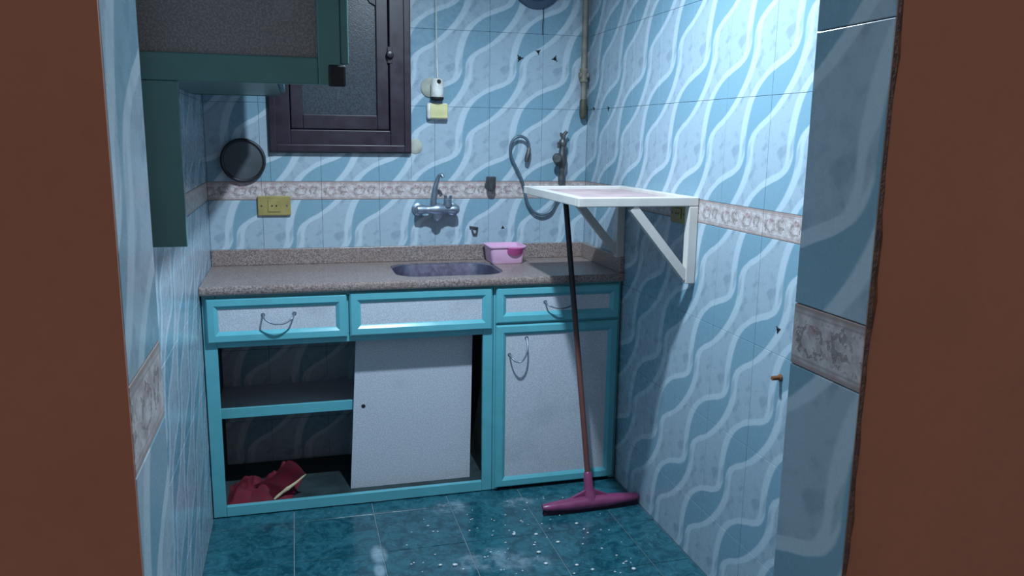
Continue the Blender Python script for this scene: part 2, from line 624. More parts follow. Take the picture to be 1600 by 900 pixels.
tile_wall(wall_front, yfar(XJL), ynear(XJL), yfar(XJL), lambda s, z: (XJL - TK, s, z), PI / 2, 2.12)

# floor tiles
FT = .3095
_fm = {}
def floor_tile(x0, x1, y0, y1):
    w, h = round(x1 - x0, 4), round(y1 - y0, 4)
    if (w, h) not in _fm:
        b = bmesh.new()
        box(b, -w / 2 + .0016, w / 2 - .0016, -h / 2 + .0016, h / 2 - .0016, -.004, 0)
        top = [e for e in b.edges if all(v.co.z > -.001 for v in e.verts)]
        bmesh.ops.bevel(b, geom=top, offset=.0012, segments=1, affect='EDGES')
        me = bpy.data.meshes.new('tile')
        b.to_mesh(me); b.free()
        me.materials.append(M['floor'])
        _fm[(w, h)] = me
    o = bpy.data.objects.new('tile', _fm[(w, h)])
    COL.objects.link(o)
    o.parent = floor
    o.location = ((x0 + x1) / 2, (y0 + y1) / 2, 0)
xs = [0] + [.307 + FT * k for k in range(5)] + [XR]
ys = sorted([0] + [-.897 + .307 * k for k in (-5, -4, -3, -2, -1, 0, 1, 2)] + [-2.74])
for a, b in zip(xs, xs[1:]):
    for c, d in zip(ys, ys[1:]):
        floor_tile(a, b, c, d)

# ------------------------------------------------------------------ window in the back wall
win = struct(bpy.data.objects.new('window_1', None), 'dark purple-brown framed casement window with frosted pane')
COL.objects.link(win)
win.location = (.56, 0, WZ0)
def ring_frame(x0, x1, z0, z1, wl, wr, wb, wt, y0, y1, bev=.004):
    b = bmesh.new()
    box(b, x0, x0 + wl, y0, y1, z0, z1, bev)
    box(b, x1 - wr, x1, y0, y1, z0, z1, bev)
    box(b, x0 + wl - .001, x1 - wr + .001, y0 + .0015, y1, z0, z0 + wb, bev)
    box(b, x0 + wl - .001, x1 - wr + .001, y0 + .0015, y1, z1 - wt, z1, bev)
    return b
finish('outer_frame', ring_frame(WX0 + .001, WX1 - .001, WZ0 + .001, WZ1 - .001, .088, .092, .096, .09, -.022, .07), 'wframe', win)
finish('outer_bead', ring_frame(WX0 + .004, WX1 - .004, WZ0 + .004, WZ1 - .004, .026, .028, .03, .03, -.032, -.021, .003), 'wframe', win)
SX0, SX1, SZ0, SZ1 = WX0 + .092, WX1 - .096, WZ0 + .10, WZ1 - .094
sash = finish('sash', ring_frame(SX0, SX1, SZ0, SZ1, .05, .052, .062, .06, -.012, .03), 'wframe', win)
finish('pane', boxm(SX0 + .045, SX1 - .047, .008, .014, SZ0 + .056, SZ1 - .055), 'glass', sash)
finish('window_backing', boxm(WX0 + .002, WX1 - .002, .071, .085, WZ0 + .002, WZ1 - .002), 'black', win)  # dark backing added behind the window to block background light through the gaps
b = bmesh.new()                                           # curved corner piece high on the sash
pts = [(SX1 - .05, 2.03), (SX1 - .056, 2.036), (SX1 - .075, 2.045), (SX1 - .083, 2.06), (SX1 - .10, 2.075), (SX1 - .10, 2.20), (SX1 - .05, 2.20)]
f = b.faces.new([b.verts.new((x, -.006, z)) for x, z in pts])
r = bmesh.ops.extrude_face_region(b, geom=[f])
bmesh.ops.translate(b, verts=[v for v in r['geom'] if isinstance(v, bmesh.types.BMVert)], vec=(0, .012, 0))
finish('corner_gusset', b, 'wframe', sash)
b = bmesh.new()
lathe(b, (SX1 + .004, -.024, 1.83), (0, -1, 0), [(0, 0), (.017, 0), (.017, .006), (.012, .016), (.013, .024), (0, .027)], 20)
finish('latch_knob', b, 'wframe', win, smooth=True)
b = bmesh.new()
box(b, SX1 - .006, SX1 + .016, -.026, -.021, 1.795, 1.865, .002)
finish('latch_plate', b, 'wframe', win)

# ------------------------------------------------------------------ base cabinets
YD = -.505          # face of drawers and doors
YFm = -.487         # face of the carcass frame
def panel_front(parent, name, x0, x1, z0, z1, rail=.045, y=YD):
    """raised teal frame with mitred moulding round a recessed white panel"""
    yb = YFm
    loops = [(0, yb), (0, y + .006), (.006, y), (rail - .016, y), (rail - .006, y + .007), (rail, y + .0125)]
    b = bmesh.new()
    rings = []
    for ins, yy in loops:
        rings.append([b.verts.new((x, yy, z)) for x, z in ((x0 + ins, z0 + ins), (x1 - ins, z0 + ins), (x1 - ins, z1 - ins), (x0 + ins, z1 - ins))])
    for a, c in zip(rings, rings[1:]):
        for i in range(4):
            j = (i + 1) % 4
            b.faces.new((a[i], a[j], c[j], c[i]))
    b.faces.new(rings[0][::-1])
    fr = finish(name, b, 'teal', parent)
    finish('inset_panel', boxm(x0 + rail - .002, x1 - rail + .002, y + .0105, YFm - .0005, z0 + rail - .002, z1 - rail + .002), 'white_lam', fr)
    return fr

def bow_handle(parent, pts, r=.0034, mat='chrome'):
    b = bmesh.new()
    tube(b, smooth_path(pts, 6), r, 10)
    for p in (pts[0], pts[-1]):
        lathe(b, (p[0], YD + .0135, p[2]), (0, -1, 0), [(0, 0), (.008, 0), (.008, .004), (0, .005)], 14)
    return finish('handle', b, mat, parent, smooth=True)

ZT = .897
cabA = thing('base_cabinet', 'wide teal base cabinet with open front, two drawers and white inset panels', 'cabinet', (.56, -.25, 0), 'teal kitchen base cabinets')
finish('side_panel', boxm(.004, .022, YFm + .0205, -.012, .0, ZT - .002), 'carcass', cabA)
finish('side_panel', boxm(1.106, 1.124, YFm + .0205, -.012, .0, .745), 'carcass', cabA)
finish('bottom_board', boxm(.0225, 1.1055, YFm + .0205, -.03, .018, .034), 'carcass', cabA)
b = bmesh.new()
box(b, .004, .052, YFm, YFm + .02, .004, ZT - .002, .002)
finish('stile', b, 'teal', cabA)
finish('stile', boxm(1.082, 1.124, YFm, YFm + .02, .004, ZT - .002, bevel=.002), 'teal', cabA)
finish('bottom_rail', boxm(.0525, 1.0815, YFm - .001, YFm + .02, .004, .046, bevel=.002), 'teal', cabA)
finish('middle_rail', boxm(.0525, 1.0815, YFm, YFm + .02, .690, .722, bevel=.002), 'teal', cabA)
finish('top_rail', boxm(.0525, 1.0815, YFm, YFm + .02, .875, ZT - .002, bevel=.002), 'teal', cabA)
finish('centre_stile', boxm(.526, .552, YFm, YFm + .02, .7225, .8745, bevel=.002), 'teal', cabA)
finish('shelf', boxm(.0225, .94, -.372, -.03, .378, .396), 'white_lam', cabA)
finish('shelf_edge', boxm(.0225, .94, -.384, -.3725, .372, .414, bevel=.002), 'teal', cabA)
d1 = panel_front(cabA, 'drawer_front', .018, .535, .712, .884)
bow_handle(d1, [(.222, YD - .003 + .01, .814), (.228, YD - .018, .804), (.252, YD - .028, .789), (.280, YD - .031, .784), (.308, YD - .028, .789), (.330, YD - .018, .804), (.337, YD + .007, .814)])
d2 = panel_front(cabA, 'drawer_front', .545, 1.118, .714, .888)

cabB = thing('base_cabinet', 'narrower teal base cabinet by the right wall with one drawer and closed door', 'cabinet', (1.405, -.25, 0), 'teal kitchen base cabinets')
finish('side_panel', boxm(1.126, 1.144, YFm + .0205, -.012, 0, .745), 'teal', cabB)
finish('side_panel', boxm(1.668, 1.686, YFm + .0205, -.012, 0, ZT - .002), 'teal', cabB)
finish('bottom_board', boxm(1.1445, 1.6675, YFm + .0205, -.03, .03, .046), 'teal', cabB)
finish('stile', boxm(1.126, 1.150, YFm, YFm + .02, .004, ZT - .002, bevel=.002), 'teal', cabB)
finish('stile', boxm(1.660, 1.686, YFm, YFm + .02, .004, ZT - .002, bevel=.002), 'teal', cabB)
finish('top_rail', boxm(1.1505, 1.6595, YFm, YFm + .02, .86, ZT - .002, bevel=.002), 'teal', cabB)
finish('middle_rail', boxm(1.1505, 1.6595, YFm, YFm + .02, .705, .745, bevel=.002), 'teal', cabB)
finish('bottom_rail', boxm(1.1505, 1.6595, YFm, YFm + .02, .03, .05, bevel=.002), 'teal', cabB)
d3 = panel_front(cabB, 'drawer_front', 1.134, 1.676, .737, .886)
bow_handle(d3, [(1.345, YD + .007, .818), (1.351, YD - .016, .810), (1.375, YD - .026, .800), (1.405, YD - .029, .796), (1.435, YD - .026, .800), (1.459, YD - .016, .810), (1.465, YD + .007, .818)])
door = panel_front(cabB, 'door', 1.134, 1.674, .016, .728, rail=.047)
bow_handle(door, [(1.194, YD + .008, .600), (1.198, YD - .015, .592), (1.212, YD - .028, .580), (1.232, YD - .032, .578), (1.252, YD - .030, .600), (1.264, YD - .018, .634), (1.267, YD + .007, .668)])

# loose white board standing in the open cabinet
b = bmesh.new()
bl = [(.538, .0345), (1.046, .0345), (1.056, .679), (.573, .684)]
A = [b.verts.new((x, -.405, z)) for x, z in bl]
B = [b.verts.new((x, -.389, z)) for x, z in bl]
b.faces.new(A); b.faces.new(B[::-1])
for i in range(4):
    j = (i + 1) % 4
    b.faces.new((A[j], A[i], B[i], B[j]))
board = thing('loose_board', 'loose white laminate board standing upright inside the open teal cabinet', 'board', (.79, -.40, .0345))
finish('panel', b, 'white_lam', board)
b = bmesh.new()
lathe(b, (.597, -.4047, .391), (0, -1, 0), [(0, 0), (.0085, 0), (.0085, .0008), (0, .0009)], 16)
finish('screw_hole', b, 'hole', board)

# crumpled dark red cloth on the cabinet floor, one corner over the front rail
def cloth():
    b = bmesh.new()
    nx, ny = 44, 26
    g = []
    for i in range(nx + 1):
        row = []
        for j in range(ny + 1):
            a, c = i / nx, j / ny
            x = .052 + .245 * a + .05 * c * a
            y = -.462 + .20 * c
            h = .028 * math.sin(PI * min(1, a * 1.02)) + .012
            h += .075 * math.exp(-((a - .82) ** 2 / .025 + (c - .55) ** 2 / .12))
            h += .035 * math.exp(-((a - .15) ** 2 / .02 + (c - .4) ** 2 / .1))
            h += .018 * math.sin(14 * a + 5 * c) * math.sin(PI * c) + .022 * noise.noise(Vector((x * 22, y * 22, 3))) + .010 * noise.noise(Vector((x * 60, y * 60, 9)))
            ed = min(1, 6 * min(a, 1 - a, c, 1 - c) + .08)
            row.append(b.verts.new((x, y, .037 + max(.001, h * ed))))
        g.append(row)
    for i in range(nx):
        for j in range(ny):
            b.faces.new((g[i][j], g[i + 1][j], g[i + 1][j + 1], g[i][j + 1]))
    return b
cl = thing('red_cloth', 'crumpled dark red cloth with a cream edge inside the open cabinet', 'cloth', (.18, -.36, .036))
o = finish('folded_cloth', cloth(), 'red', cl, smooth=True)
b = bmesh.new()
# raised flap leaning up to the right, its cream hem facing the door
n = 14
ra = []
for i in range(n + 1):
    t = i / n
    x0, z0 = .232 + .125 * t, .048 + .080 * t + .006 * math.sin(9 * t)
    x1, z1 = .150 + .140 * t, .075 + .088 * t + .010 * math.sin(7 * t + 1)
    y0, y1 = -.458 + .03 * t, -.40 + .02 * t
    ra.append([b.verts.new((x0 + (x1 - x0) * s, y0 + (y1 - y0) * s + .006 * math.sin(11 * t + 3 * s), z0 + (z1 - z0) * s + .016 * math.sin(PI * s))) for s in (0, .25, .5, .75, 1)])
for a, c in zip(ra, ra[1:]):
    for j in range(4):
        b.faces.new((a[j], a[j + 1], c[j + 1], c[j]))
bmesh.ops.solidify(b, geom=b.faces[:], thickness=.003)
finish('cloth_flap', b, 'red', cl, smooth=True)
b = bmesh.new()
tube(b, smooth_path([(.232, -.4595, .046), (.262, -.454, .068), (.300, -.446, .090), (.325, -.438, .104), (.358, -.430, .128)], 6), [.004, .005, .0055, .006, .006, .006, .006, .006, .007, .008, .0085, .0065, .0065, .006, .006, .0055, .0055, .005, .005, .0045, .004, .004, .0035, .003, .0025], 8)
finish('cream_hem', b, 'creamcloth', cl, smooth=True)

# ------------------------------------------------------------------ granite worktop with sink cut-out
YC0 = -.517
SKX0, SKX1, SKY0, SKY1, SKR = .742, 1.200, -.432, -.075, .10
def rrect(x0, x1, y0, y1, r, n=8):
    p = []
    for cx_, cy_, a0 in ((x1 - r, y1 - r, 0), (x0 + r, y1 - r, 90), (x0 + r, y0 + r, 180), (x1 - r, y0 + r, 270)):
        for i in range(n + 1):
            a = math.radians(a0 + 90 * i / n)
            p.append((cx_ + r * math.cos(a), cy_ + r * math.sin(a)))
    return p
b = bmesh.new()
outer = [(.002, YC0 + .006), (1.6895, YC0 + .006), (1.6895, -.001), (.002, -.001)]
inner = rrect(SKX0, SKX1, SKY0, SKY1, SKR)
def loop(pts, z): 
    v = [b.verts.new((x, y, z)) for x, y in pts]
    return v, [b.edges.new((v[i], v[(i + 1) % len(v)])) for i in range(len(v))]
ZK = .930
to, eo = loop(outer, ZK); ti, ei = loop(inner, ZK)
bo, fo = loop(outer, ZT); bi, fi = loop(inner, ZT)
bmesh.ops.triangle_fill(b, use_beauty=True, edges=eo + ei)
bmesh.ops.triangle_fill(b, use_beauty=True, edges=fo + fi)
for T, Bt, skip in ((to, bo, 0), (ti, bi, None)):
    for i in range(len(T)):
        j = (i + 1) % len(T)
        if skip == i:
            continue
        b.faces.new((T[i], T[j], Bt[j], Bt[i]))
# rounded nose along the front
prev = (to[0], to[1])
for k in range(1, 6):
    a = PI * k / 6
    y, z = YC0 + .006 - .006 * math.sin(a), (ZK + ZT) / 2 + (ZK - ZT) / 2 * math.cos(a)
    cur = (b.verts.new((.002, y, z)), b.verts.new((1.6895, y, z)))
    b.faces.new((prev[0], prev[1], cur[1], cur[0])); prev = cur
b.faces.new((prev[0], prev[1], bo[1], bo[0]))
wt = thing('worktop', 'speckled grey-brown granite worktop with low upstand over the teal cabinets', 'worktop', (.845, -.26, ZT))
finish('slab', b, 'granite', wt)
finish('upstand', boxm(.002, 1.6895, -.020, -.0008, ZK, 1.000, bevel=.003), 'granite', wt)
finish('upstand', boxm(1.671, 1.6895, -.505, -.0205, ZK, 1.000, bevel=.003), 'granite', wt)

# sink
b = bmesh.new()
n = 8
prof = [(-.003, 0.0005), (.004, -.004), (.010, -.05), (.016, -.125), (.030, -.150), (.06, -.160)]
rings = []
for ins, dz in prof:
    rings.append([b.verts.new((x, y, ZK - .004 + dz)) for x, y in rrect(SKX0 + .004 + ins, SKX1 - .004 - ins, SKY0 + .004 + ins, SKY1 - .004 - ins, max(.03, SKR - ins))])
for a, c in zip(rings, rings[1:]):
    for i in range(len(a)):
        j = (i + 1) % len(a)
        b.faces.new((a[i], a[j], c[j], c[i]))
b.faces.new(rings[-1])
sink = thing('sink', 'stainless steel sink basin set into the granite worktop', 'sink', (.97, -.25, ZK - .17))
finish('basin', b, 'steel', sink, smooth=True)
b = bmesh.new()
lathe(b, (.97, -.25, ZK - .1635), (0, 0, 1), [(0, .002), (.022, .002), (.024, .004), (.034, .004), (.036, 0), (0, 0)], 24)
finish('drain', b, 'chrome', sink, smooth=True)

# pink tub at the back of the worktop
b = bmesh.new()
tub = thing('pink_tub', 'small pale pink plastic tub with magenta grip beside the sink', 'tub', (1.268, -.105, ZK))
def tub_ring(s, z, r): return [b.verts.new((x, y, ZK + z)) for x, y in rrect(1.195 - s, 1.340 + s, -.175 - s, -.045 + s * .8, r)]
R_ = [tub_ring(-.004, 0.0005, .012), tub_ring(0, .006, .014), tub_ring(.008, .072, .018), tub_ring(.014, .074, .02), tub_ring(.015, .080, .02), tub_ring(.006, .081, .018), tub_ring(-.003, .010, .014)]
for a, c in zip(R_, R_[1:]):
    for i in range(len(a)):
        j = (i + 1) % len(a)
        b.faces.new((a[i], a[j], c[j], c[i]))
b.faces.new(R_[0][::-1]); b.faces.new(R_[-1])
finish('tub_body', b, 'pink', tub, smooth=True)
b = bmesh.new()
m = 12
top, bot, back = [], [], []
for i in range(m + 1):
    a = PI * i / m
    x = 1.298 - .036 * math.cos(a)
    d = .022 * math.sin(a)
    top.append(b.verts.new((x, -.188 - d, ZK + .073)))
    bot.append(b.verts.new((x, -.181 - d * .45, ZK + .056 - .016 * math.sin(a))))
    back.append(b.verts.new((x, -.181, ZK + .073)))
for i in range(m):
    b.faces.new((top[i], top[i + 1], bot[i + 1], bot[i]))
    b.faces.new((back[i], back[i + 1], top[i + 1], top[i]))
    b.faces.new((bot[i], bot[i + 1], back[i + 1], back[i]))
finish('grip', b, 'magenta', tub, smooth=True)

# ------------------------------------------------------------------ wall shelf on brackets
sh = thing('wall_shelf', 'white framed shelf on triangular brackets fixed to the right wall', 'shelf', (XR, -.80, .997))
ZS0, ZS1 = 1.266, 1.297
X0, Y0, Y1 = 1.252, -1.122, -.465
finish('frame_rail', boxm(X0, XR - .001, Y0, Y0 + .032, ZS0, ZS1, bevel=.003), 'shelf', sh)
finish('frame_rail', boxm(X0, XR - .001, Y1 - .032, Y1, ZS0, ZS1, bevel=.003), 'shelf', sh)
finish('frame_rail', boxm(X0, X0 + .032, Y0 + .0325, Y1 - .0325, ZS0, ZS1, bevel=.003), 'shelf', sh)
finish('frame_rail', boxm(XR - .033, XR - .001, Y0 + .0325, Y1 - .0325, ZS0, ZS1, bevel=.003), 'shelf', sh)
finish('shelf_board', boxm(X0 + .0325, XR - .0335, Y0 + .0325, Y1 - .0325, ZS0 + .008, ZS1 - .012), 'shelf_in', sh, ).__setitem__('label', 'pinkish recessed shelf board')
for yy in (Y0 + .016, Y1 - .016):
    finish('bracket_upright', boxm(XR - .036, XR - .001, yy - .016, yy + .016, .997, ZS0 - .0005, bevel=.003), 'shelf', sh)
    b = bmesh.new()
    bar(b, (1.450, yy, ZS0 - .003), (XR - .030, yy, 1.018), .026, .030, (0, 1, 0))
    finish('bracket_brace', b, 'shelf', sh)

# ------------------------------------------------------------------ wall cabinet on the left wall
YN, YE = -1.60, -.34            # near and far end
wc = thing('wall_cabinet', 'green wall cabinet with grey speckled end panel high on the left wall', 'cabinet', (.2, -.97, 1.22))
XE = .470
def end_frame(y0, y1):
    b = bmesh.new()
    box(b, XE - .052, XE, y0, y1, 1.606, 2.45, .003)
    box(b, .002, .014, y0, y1, 1.606, 2.45, .003)
    box(b, .0145, XE - .0525, y0 + .001, y1, 1.606, 1.668, .003)
    box(b, .0145, XE - .0525, y0 + .001, y1, 2.39, 2.45, .003)
    return b
ef = finish('end_frame', end_frame(YN, YN + .022), 'teal_dark', wc)
finish('end_panel', boxm(.013, XE - .05, YN + .010, YN + .016, 1.664, 2.395), 'grey_lam', ef)['label'] = 'grey speckled end panel'
XB = .315
finish('end_board', boxm(.002, XB, YE - .018, YE, 1.63, 2.45), 'teal_dark', wc)
finish('bottom_board', boxm(.002, XB, YN + .0225, YE - .0185, 1.632, 1.650), 'teal_dark', wc)
finish('top_board', boxm(.002, XB, YN + .0225, YE - .0185, 2.43, 2.45), 'teal_dark', wc)
L = (YE - YN - .026) / 3
for k in range(3):
    ya = YN + .024 + k * L + .001
    yb = ya + L - .002
    dr = finish('door', boxm(XB + .0005, XB + .018, ya, yb, 1.645, 2.445, bevel=.003), 'teal', wc)
    finish('inset_panel', boxm(XB + .0175, XB + .0195, ya + .05, yb - .05, 1.71, 2.39), 'white_lam', dr)
finish('end_trim', boxm(XE + .0005, XE + .020, YN + .004, YN + .022, 1.655, 2.45, bevel=.003), 'teal_dark', wc)
finish('corner_cap', boxm(.440, XE + .013, YN - .003, YN + .024, 1.603, 1.654, bevel=.006), 'black', wc)['label'] = 'black plastic corner cap'
finish('hanging_board', boxm(.001, .106, YN + .002, YN + .022, 1.226, 1.6055, bevel=.002), 'teal_dark', wc)

# ------------------------------------------------------------------ things on the back wall
# outlet left of the tap
def outlet(name, label, c, rz, w=.137, h=.084):
    """yellowed surface socket, built facing -y at the origin, then turned"""
    t = thing(name, label, 'socket', c, 'yellowed wall sockets')
    t.rotation_euler = (0, 0, rz)
    def add(nm, b, mt):
        me = bpy.data.meshes.new(nm); bmesh.ops.recalc_face_normals(b, faces=b.faces); b.to_mesh(me); b.free()
        me.materials.append(M[mt]); o = bpy.data.objects.new(nm, me); COL.objects.link(o); o.parent = t; return o
    add('plate', boxm(-w / 2, w / 2, -.014, -.0003, 0, h, bevel=.004), 'yellowed')
    add('insert', boxm(-.026, .026, -.0175, -.0142, .016, h - .016, bevel=.002), 'yellowed')
    for s in (-1, 1):
        b = bmesh.new(); lathe(b, (s * .009, -.0174, h / 2), (0, -1, 0), [(0, .0), (.0035, .0), (.0035, .0009), (0, .001)], 12)
        add('pin_hole', b, 'hole')
        b = bmesh.new(); lathe(b, (s * (w / 2 - .016), -.0138, h / 2), (0, -1, 0), [(0, 0), (.004, 0), (.004, .001), (0, .0014)], 12)
        add('screw', b, 'brass')
    return t
outlet('wall_socket', 'yellowed wall socket below the floral border left of the tap', (.268, -.0, 1.144), 0)
outlet('wall_socket', 'yellowed wall socket in the shade under the white shelf', (XR, -.995, 1.195), -PI / 2, .12, .07)

# round pan hanging beside the window
b = bmesh.new()
pan = thing('round_pan', 'round dark grey pan hanging on the wall left of the window', 'pan', (.150, 0, 1.287))
lathe(b, (.150, -.001, 1.378), (0, -1, 0), [(0, 0), (.080, 0), (.084, .004), (.086, .016), (.084, .018), (.0, .018)], 40)
finish('pan_face', b, 'pan', pan, smooth=True)
b = bmesh.new()
P = [(.150 + .085 * math.cos(a), -.018, 1.378 + .085 * math.sin(a)) for a in [2 * PI * i / 48 for i in range(49)]]
tube(b, P, .0075, 8, cap=False)
finish('pan_rim', b, 'pan_rim', pan, smooth=True)

# mixer tap on the wall
tap = thing('wall_tap', 'dull chrome wall mixer tap with upturned spout above the sink', 'tap', (.968, 0, 1.12))
b = bmesh.new()
lathe(b, (.872, -.062, 1.168), (1, 0, 0), [(0, 0), (.014, .001), (.019, .006), (.021, .03), (.017, .045), (.019, .06), (.026, .08), (.028, .098), (.026, .116), (.019, .136), (.017, .150), (.021, .165), (.019, .188), (.014, .194), (0, .195)], 24)
finish('tap_body', b, 'chrome', tap, smooth=True)
for x in (.890, 1.048):
    b = bmesh.new()
    lathe(b, (x, -.0005, 1.164), (0, -1, 0), [(0, 0), (.029, 0), (.028, .006), (.016, .012), (.013, .062), (0, .064)], 24)
    finish('wall_union', b, 'chrome', tap, smooth=True)
b = bmesh.new()
lathe(b, (.968, -.062, 1.148), (0, 0, -1), [(0, 0), (.022, 0), (.020, .020), (.012, .030), (0, .031)], 20)
finish('outlet_nut', b, 'chrome', tap, smooth=True)
b = bmesh.new()
sp_pts = smooth_path([(.950, -.065, 1.175), (.950, -.072, 1.215), (.955, -.078, 1.26), (.964, -.084, 1.298), (.972, -.090, 1.318), (.982, -.096, 1.322), (.988, -.100, 1.312)], 6)
k_ = len(sp_pts)
tube(b, sp_pts, [.016 - .008 * min(1, i / (k_ * .6)) for i in range(k_)], 14)
finish('spout', b, 'chrome', tap, smooth=True)
b = bmesh.new()
lathe(b, (1.014, -.066, 1.180), (0, -.12, 1), [(0, 0), (.020, 0), (.021, .012), (.018, .020), (.018, .034), (.010, .038), (0, .038)], 20)
tube(b, [(1.006, -.07, 1.205), (1.001, -.078, 1.232)], [.007, .006], 10)
tube(b, [(1.022, -.07, 1.205), (1.027, -.078, 1.230)], [.007, .006], 10)
finish('lever', b, 'chrome', tap, smooth=True)

# grey stub on the border, and the little dark fitting under it
b = bmesh.new()
stub = thing('capped_pipe_stub', 'short grey capped pipe stub on the floral border right of the tap', 'pipe stub', (1.225, 0, 1.245))
lathe(b, (1.222, -.0005, 1.272), (0, -1, 0), [(0, 0), (.024, 0), (.024, .005), (.013, .008), (.013, .03), (0, .031)], 20)
finish('flange', b, 'brass', stub, smooth=True)
b = bmesh.new()
lathe(b, (1.222, -.030, 1.246), (0, 0, 1), [(0, 0), (.017, 0), (.021, .008), (.020, .045), (.023, .052), (.023, .064), (.018, .066), (.016, .056), (0, .056)], 20)
finish('cap', b, 'brass', stub, smooth=True)
b = bmesh.new()
ft = thing('metal_clip', 'tiny dark metal clip on the wall above the sink corner', 'clip', (1.148, 0, 1.04))
for p, q in (((1.128, 1.082), (1.165, 1.076)), ((1.165, 1.078), (1.160, 1.046)), ((1.160, 1.046), (1.145, 1.048)), ((1.145, 1.048), (1.136, 1.078))):
    bar(b, (p[0], -.006, p[1]), (q[0], -.006, q[1]), .011, .006, (0, 1, 0))
finish('clip_wire', b, 'brass', ft)

# flexible hose
Yh = -.022
hp = [(1.392, -.03, 1.392), (1.398, -.03, 1.425), (1.397, -.032, 1.458), (1.382, -.034, 1.484), (1.354, -.034, 1.494), (1.326, -.032, 1.480), (1.312, -.028, 1.445), (1.318, Yh, 1.402), (1.342, Yh, 1.352), (1.368, Yh, 1.300), (1.384, Yh, 1.245), (1.398, Yh, 1.192), (1.428, Yh, 1.150), (1.470, Yh, 1.134), (1.512, Yh, 1.150), (1.538, Yh, 1.195), (1.548, -.04, 1.24), (1.550, -.05, 1.272)]
hs = thing('hand_shower_hose', 'grey flexible hose looping up the wall beside the white shelf', 'hose', (1.45, 0, 1.13))
b = bmesh.new()
tube(b, smooth_path(hp, 7), .0068, 10)
finish('hose', b, 'hose', hs, smooth=True)
b = bmesh.new()
tube(b, [(1.400, -.031, 1.442), (1.397, -.031, 1.420), (1.392, -.031, 1.400), (1.389, -.031, 1.386), (1.388, -.031, 1.378)], [.008, .011, .012, .011, .008], 14)
finish('nozzle', b, 'brass', hs, smooth=True)

# upright stop valve behind the shelf
vl = thing('stop_valve', 'weathered upright stop valve on the wall behind the white shelf', 'valve', (1.555, 0, 1.272))
b = bmesh.new()
lathe(b, (1.553, -.045, 1.275), (.02, 0, 1), [(0, 0), (.013, 0), (.015, .03), (.013, .07), (.016, .085), (.020, .095), (.020, .135), (.016, .15), (.014, .175), (.018, .18), (.018, .20), (.012, .21), (0, .212)], 18)
finish('valve_body', b, 'brass', vl, smooth=True)
b = bmesh.new()
lathe(b, (1.538, -.050, 1.398), (-.55, -1, 0), [(0, 0), (.011, 0), (.011, .02), (.021, .024), (.023, .040), (.018, .046), (0, .048)], 18)
finish('handwheel', b, 'brass', vl, smooth=True)
b = bmesh.new()
lathe(b, (1.555, -.0005, 1.385), (0, -1, 0), [(0, 0), (.026, 0), (.024, .006), (.012, .010), (.012, .05), (0, .051)], 18)
finish('wall_union', b, 'brass', vl, smooth=True)
b = bmesh.new()
tube(b, [(1.560, -.045, 1.480), (1.562, -.046, 1.505), (1.575, -.050, 1.520)], [.008, .009, .007], 10)
tube(b, [(1.560, -.045, 1.480), (1.548, -.050, 1.500), (1.544, -.052, 1.512)], [.007, .007, .005], 10)
tube(b, [(1.548, -.045, 1.455), (1.533, -.058, 1.448), (1.530, -.060, 1.470)], [.007, .007, .005], 10)
finish('lever', b, 'brass', vl, smooth=True)

# pipe in the far right corner
pp = thing('corner_pipe', 'dirty grey water pipe running down the far right corner with a tee', 'pipe', (1.655, -.03, 1.57))
b = bmesh.new()
tube(b, [(1.652, -.034, ZC - .001), (1.653, -.034, 1.80), (1.655, -.034, 1.66)], .013, 14)
finish('pipe', b, 'grey_pipe', pp, smooth=True)
b = bmesh.new()
lathe(b, (1.654, -.034, 1.742), (0, 0, 1), [(0, 0), (.018, 0), (.019, .01), (.016, .016), (.016, .045), (.019, .05), (.018, .06), (0, .06)], 16)
lathe(b, (1.632, -.034, 1.772), (1, 0, 0), [(0, 0), (.013, 0), (.015, .006), (.013, .012), (.013, .036), (.014, .042), (0, .045)], 14)
finish('tee', b, 'grey_pipe', pp, smooth=True)
b = bmesh.new()
tube(b, [(1.655, -.034, 1.665), (1.655, -.034, 1.655), (1.655, -.034, 1.60), (1.655, -.034, 1.585), (1.655, -.034, 1.575)], [.0135, .017, .017, .015, .008], 14)
finish('pipe_end', b, 'dark_pipe', pp, smooth=True)

# lamp holder, junction box and cable by the window
cb_ = thing('lamp_holder', 'white lamp holder with dark ring on the wall right of the window', 'lamp holder', (.965, 0, 1.64))
b = bmesh.new()
lathe(b, (.948, -.0005, 1.700), (0, -1, 0), [(0, 0), (.042, 0), (.042, .006), (.034, .012), (0, .013)], 28)
o = finish('back_plate', b, 'patch', cb_, smooth=True)
b = bmesh.new()
lathe(b, (.972, -.042, 1.648), (.02, 0, 1), [(0, 0), (.024, 0), (.028, .01), (.028, .072), (.022, .085), (.013, .09), (0, .09)], 24)
finish('holder_body', b, 'white_pl', cb_, smooth=True)
b = bmesh.new()
lathe(b, (.972, -.042, 1.645), (.02, 0, 1), [(.018, 0), (.026, -.001), (.030, .006), (.029, .013), (.024, .013)], 24)
finish('dark_ring', b, 'black', cb_, smooth=True)
b = bmesh.new()
lathe(b, (.976, -.068, 1.722), (0, -1, .5), [(0, 0), (.009, 0), (.009, .004), (0, .005)], 14)
finish('switch_button', b, 'hole', cb_, smooth=True)
jb = thing('junction_box', 'small cream junction box under the white lamp holder', 'junction box', (.978, 0, 1.563))
finish('box_body', boxm(.930, 1.024, -.034, -.0004, 1.563, 1.634, bevel=.010, seg=3), 'white_pl', jb, smooth=True)
finish('box_lid', boxm(.944, 1.020, -.038, -.0342, 1.568, 1.629, bevel=.003), 'cream', jb)
b = bmesh.new()
tube(b, smooth_path([(.9735, -.006, ZC - .001), (.9745, -.006, 2.2), (.9765, -.007, 1.95), (.977, -.012, 1.82), (.976, -.030, 1.742)], 6), .0028, 8)
cbl = finish('cable', b, 'white_pl', base=(.975, 0, 1.742), smooth=True)
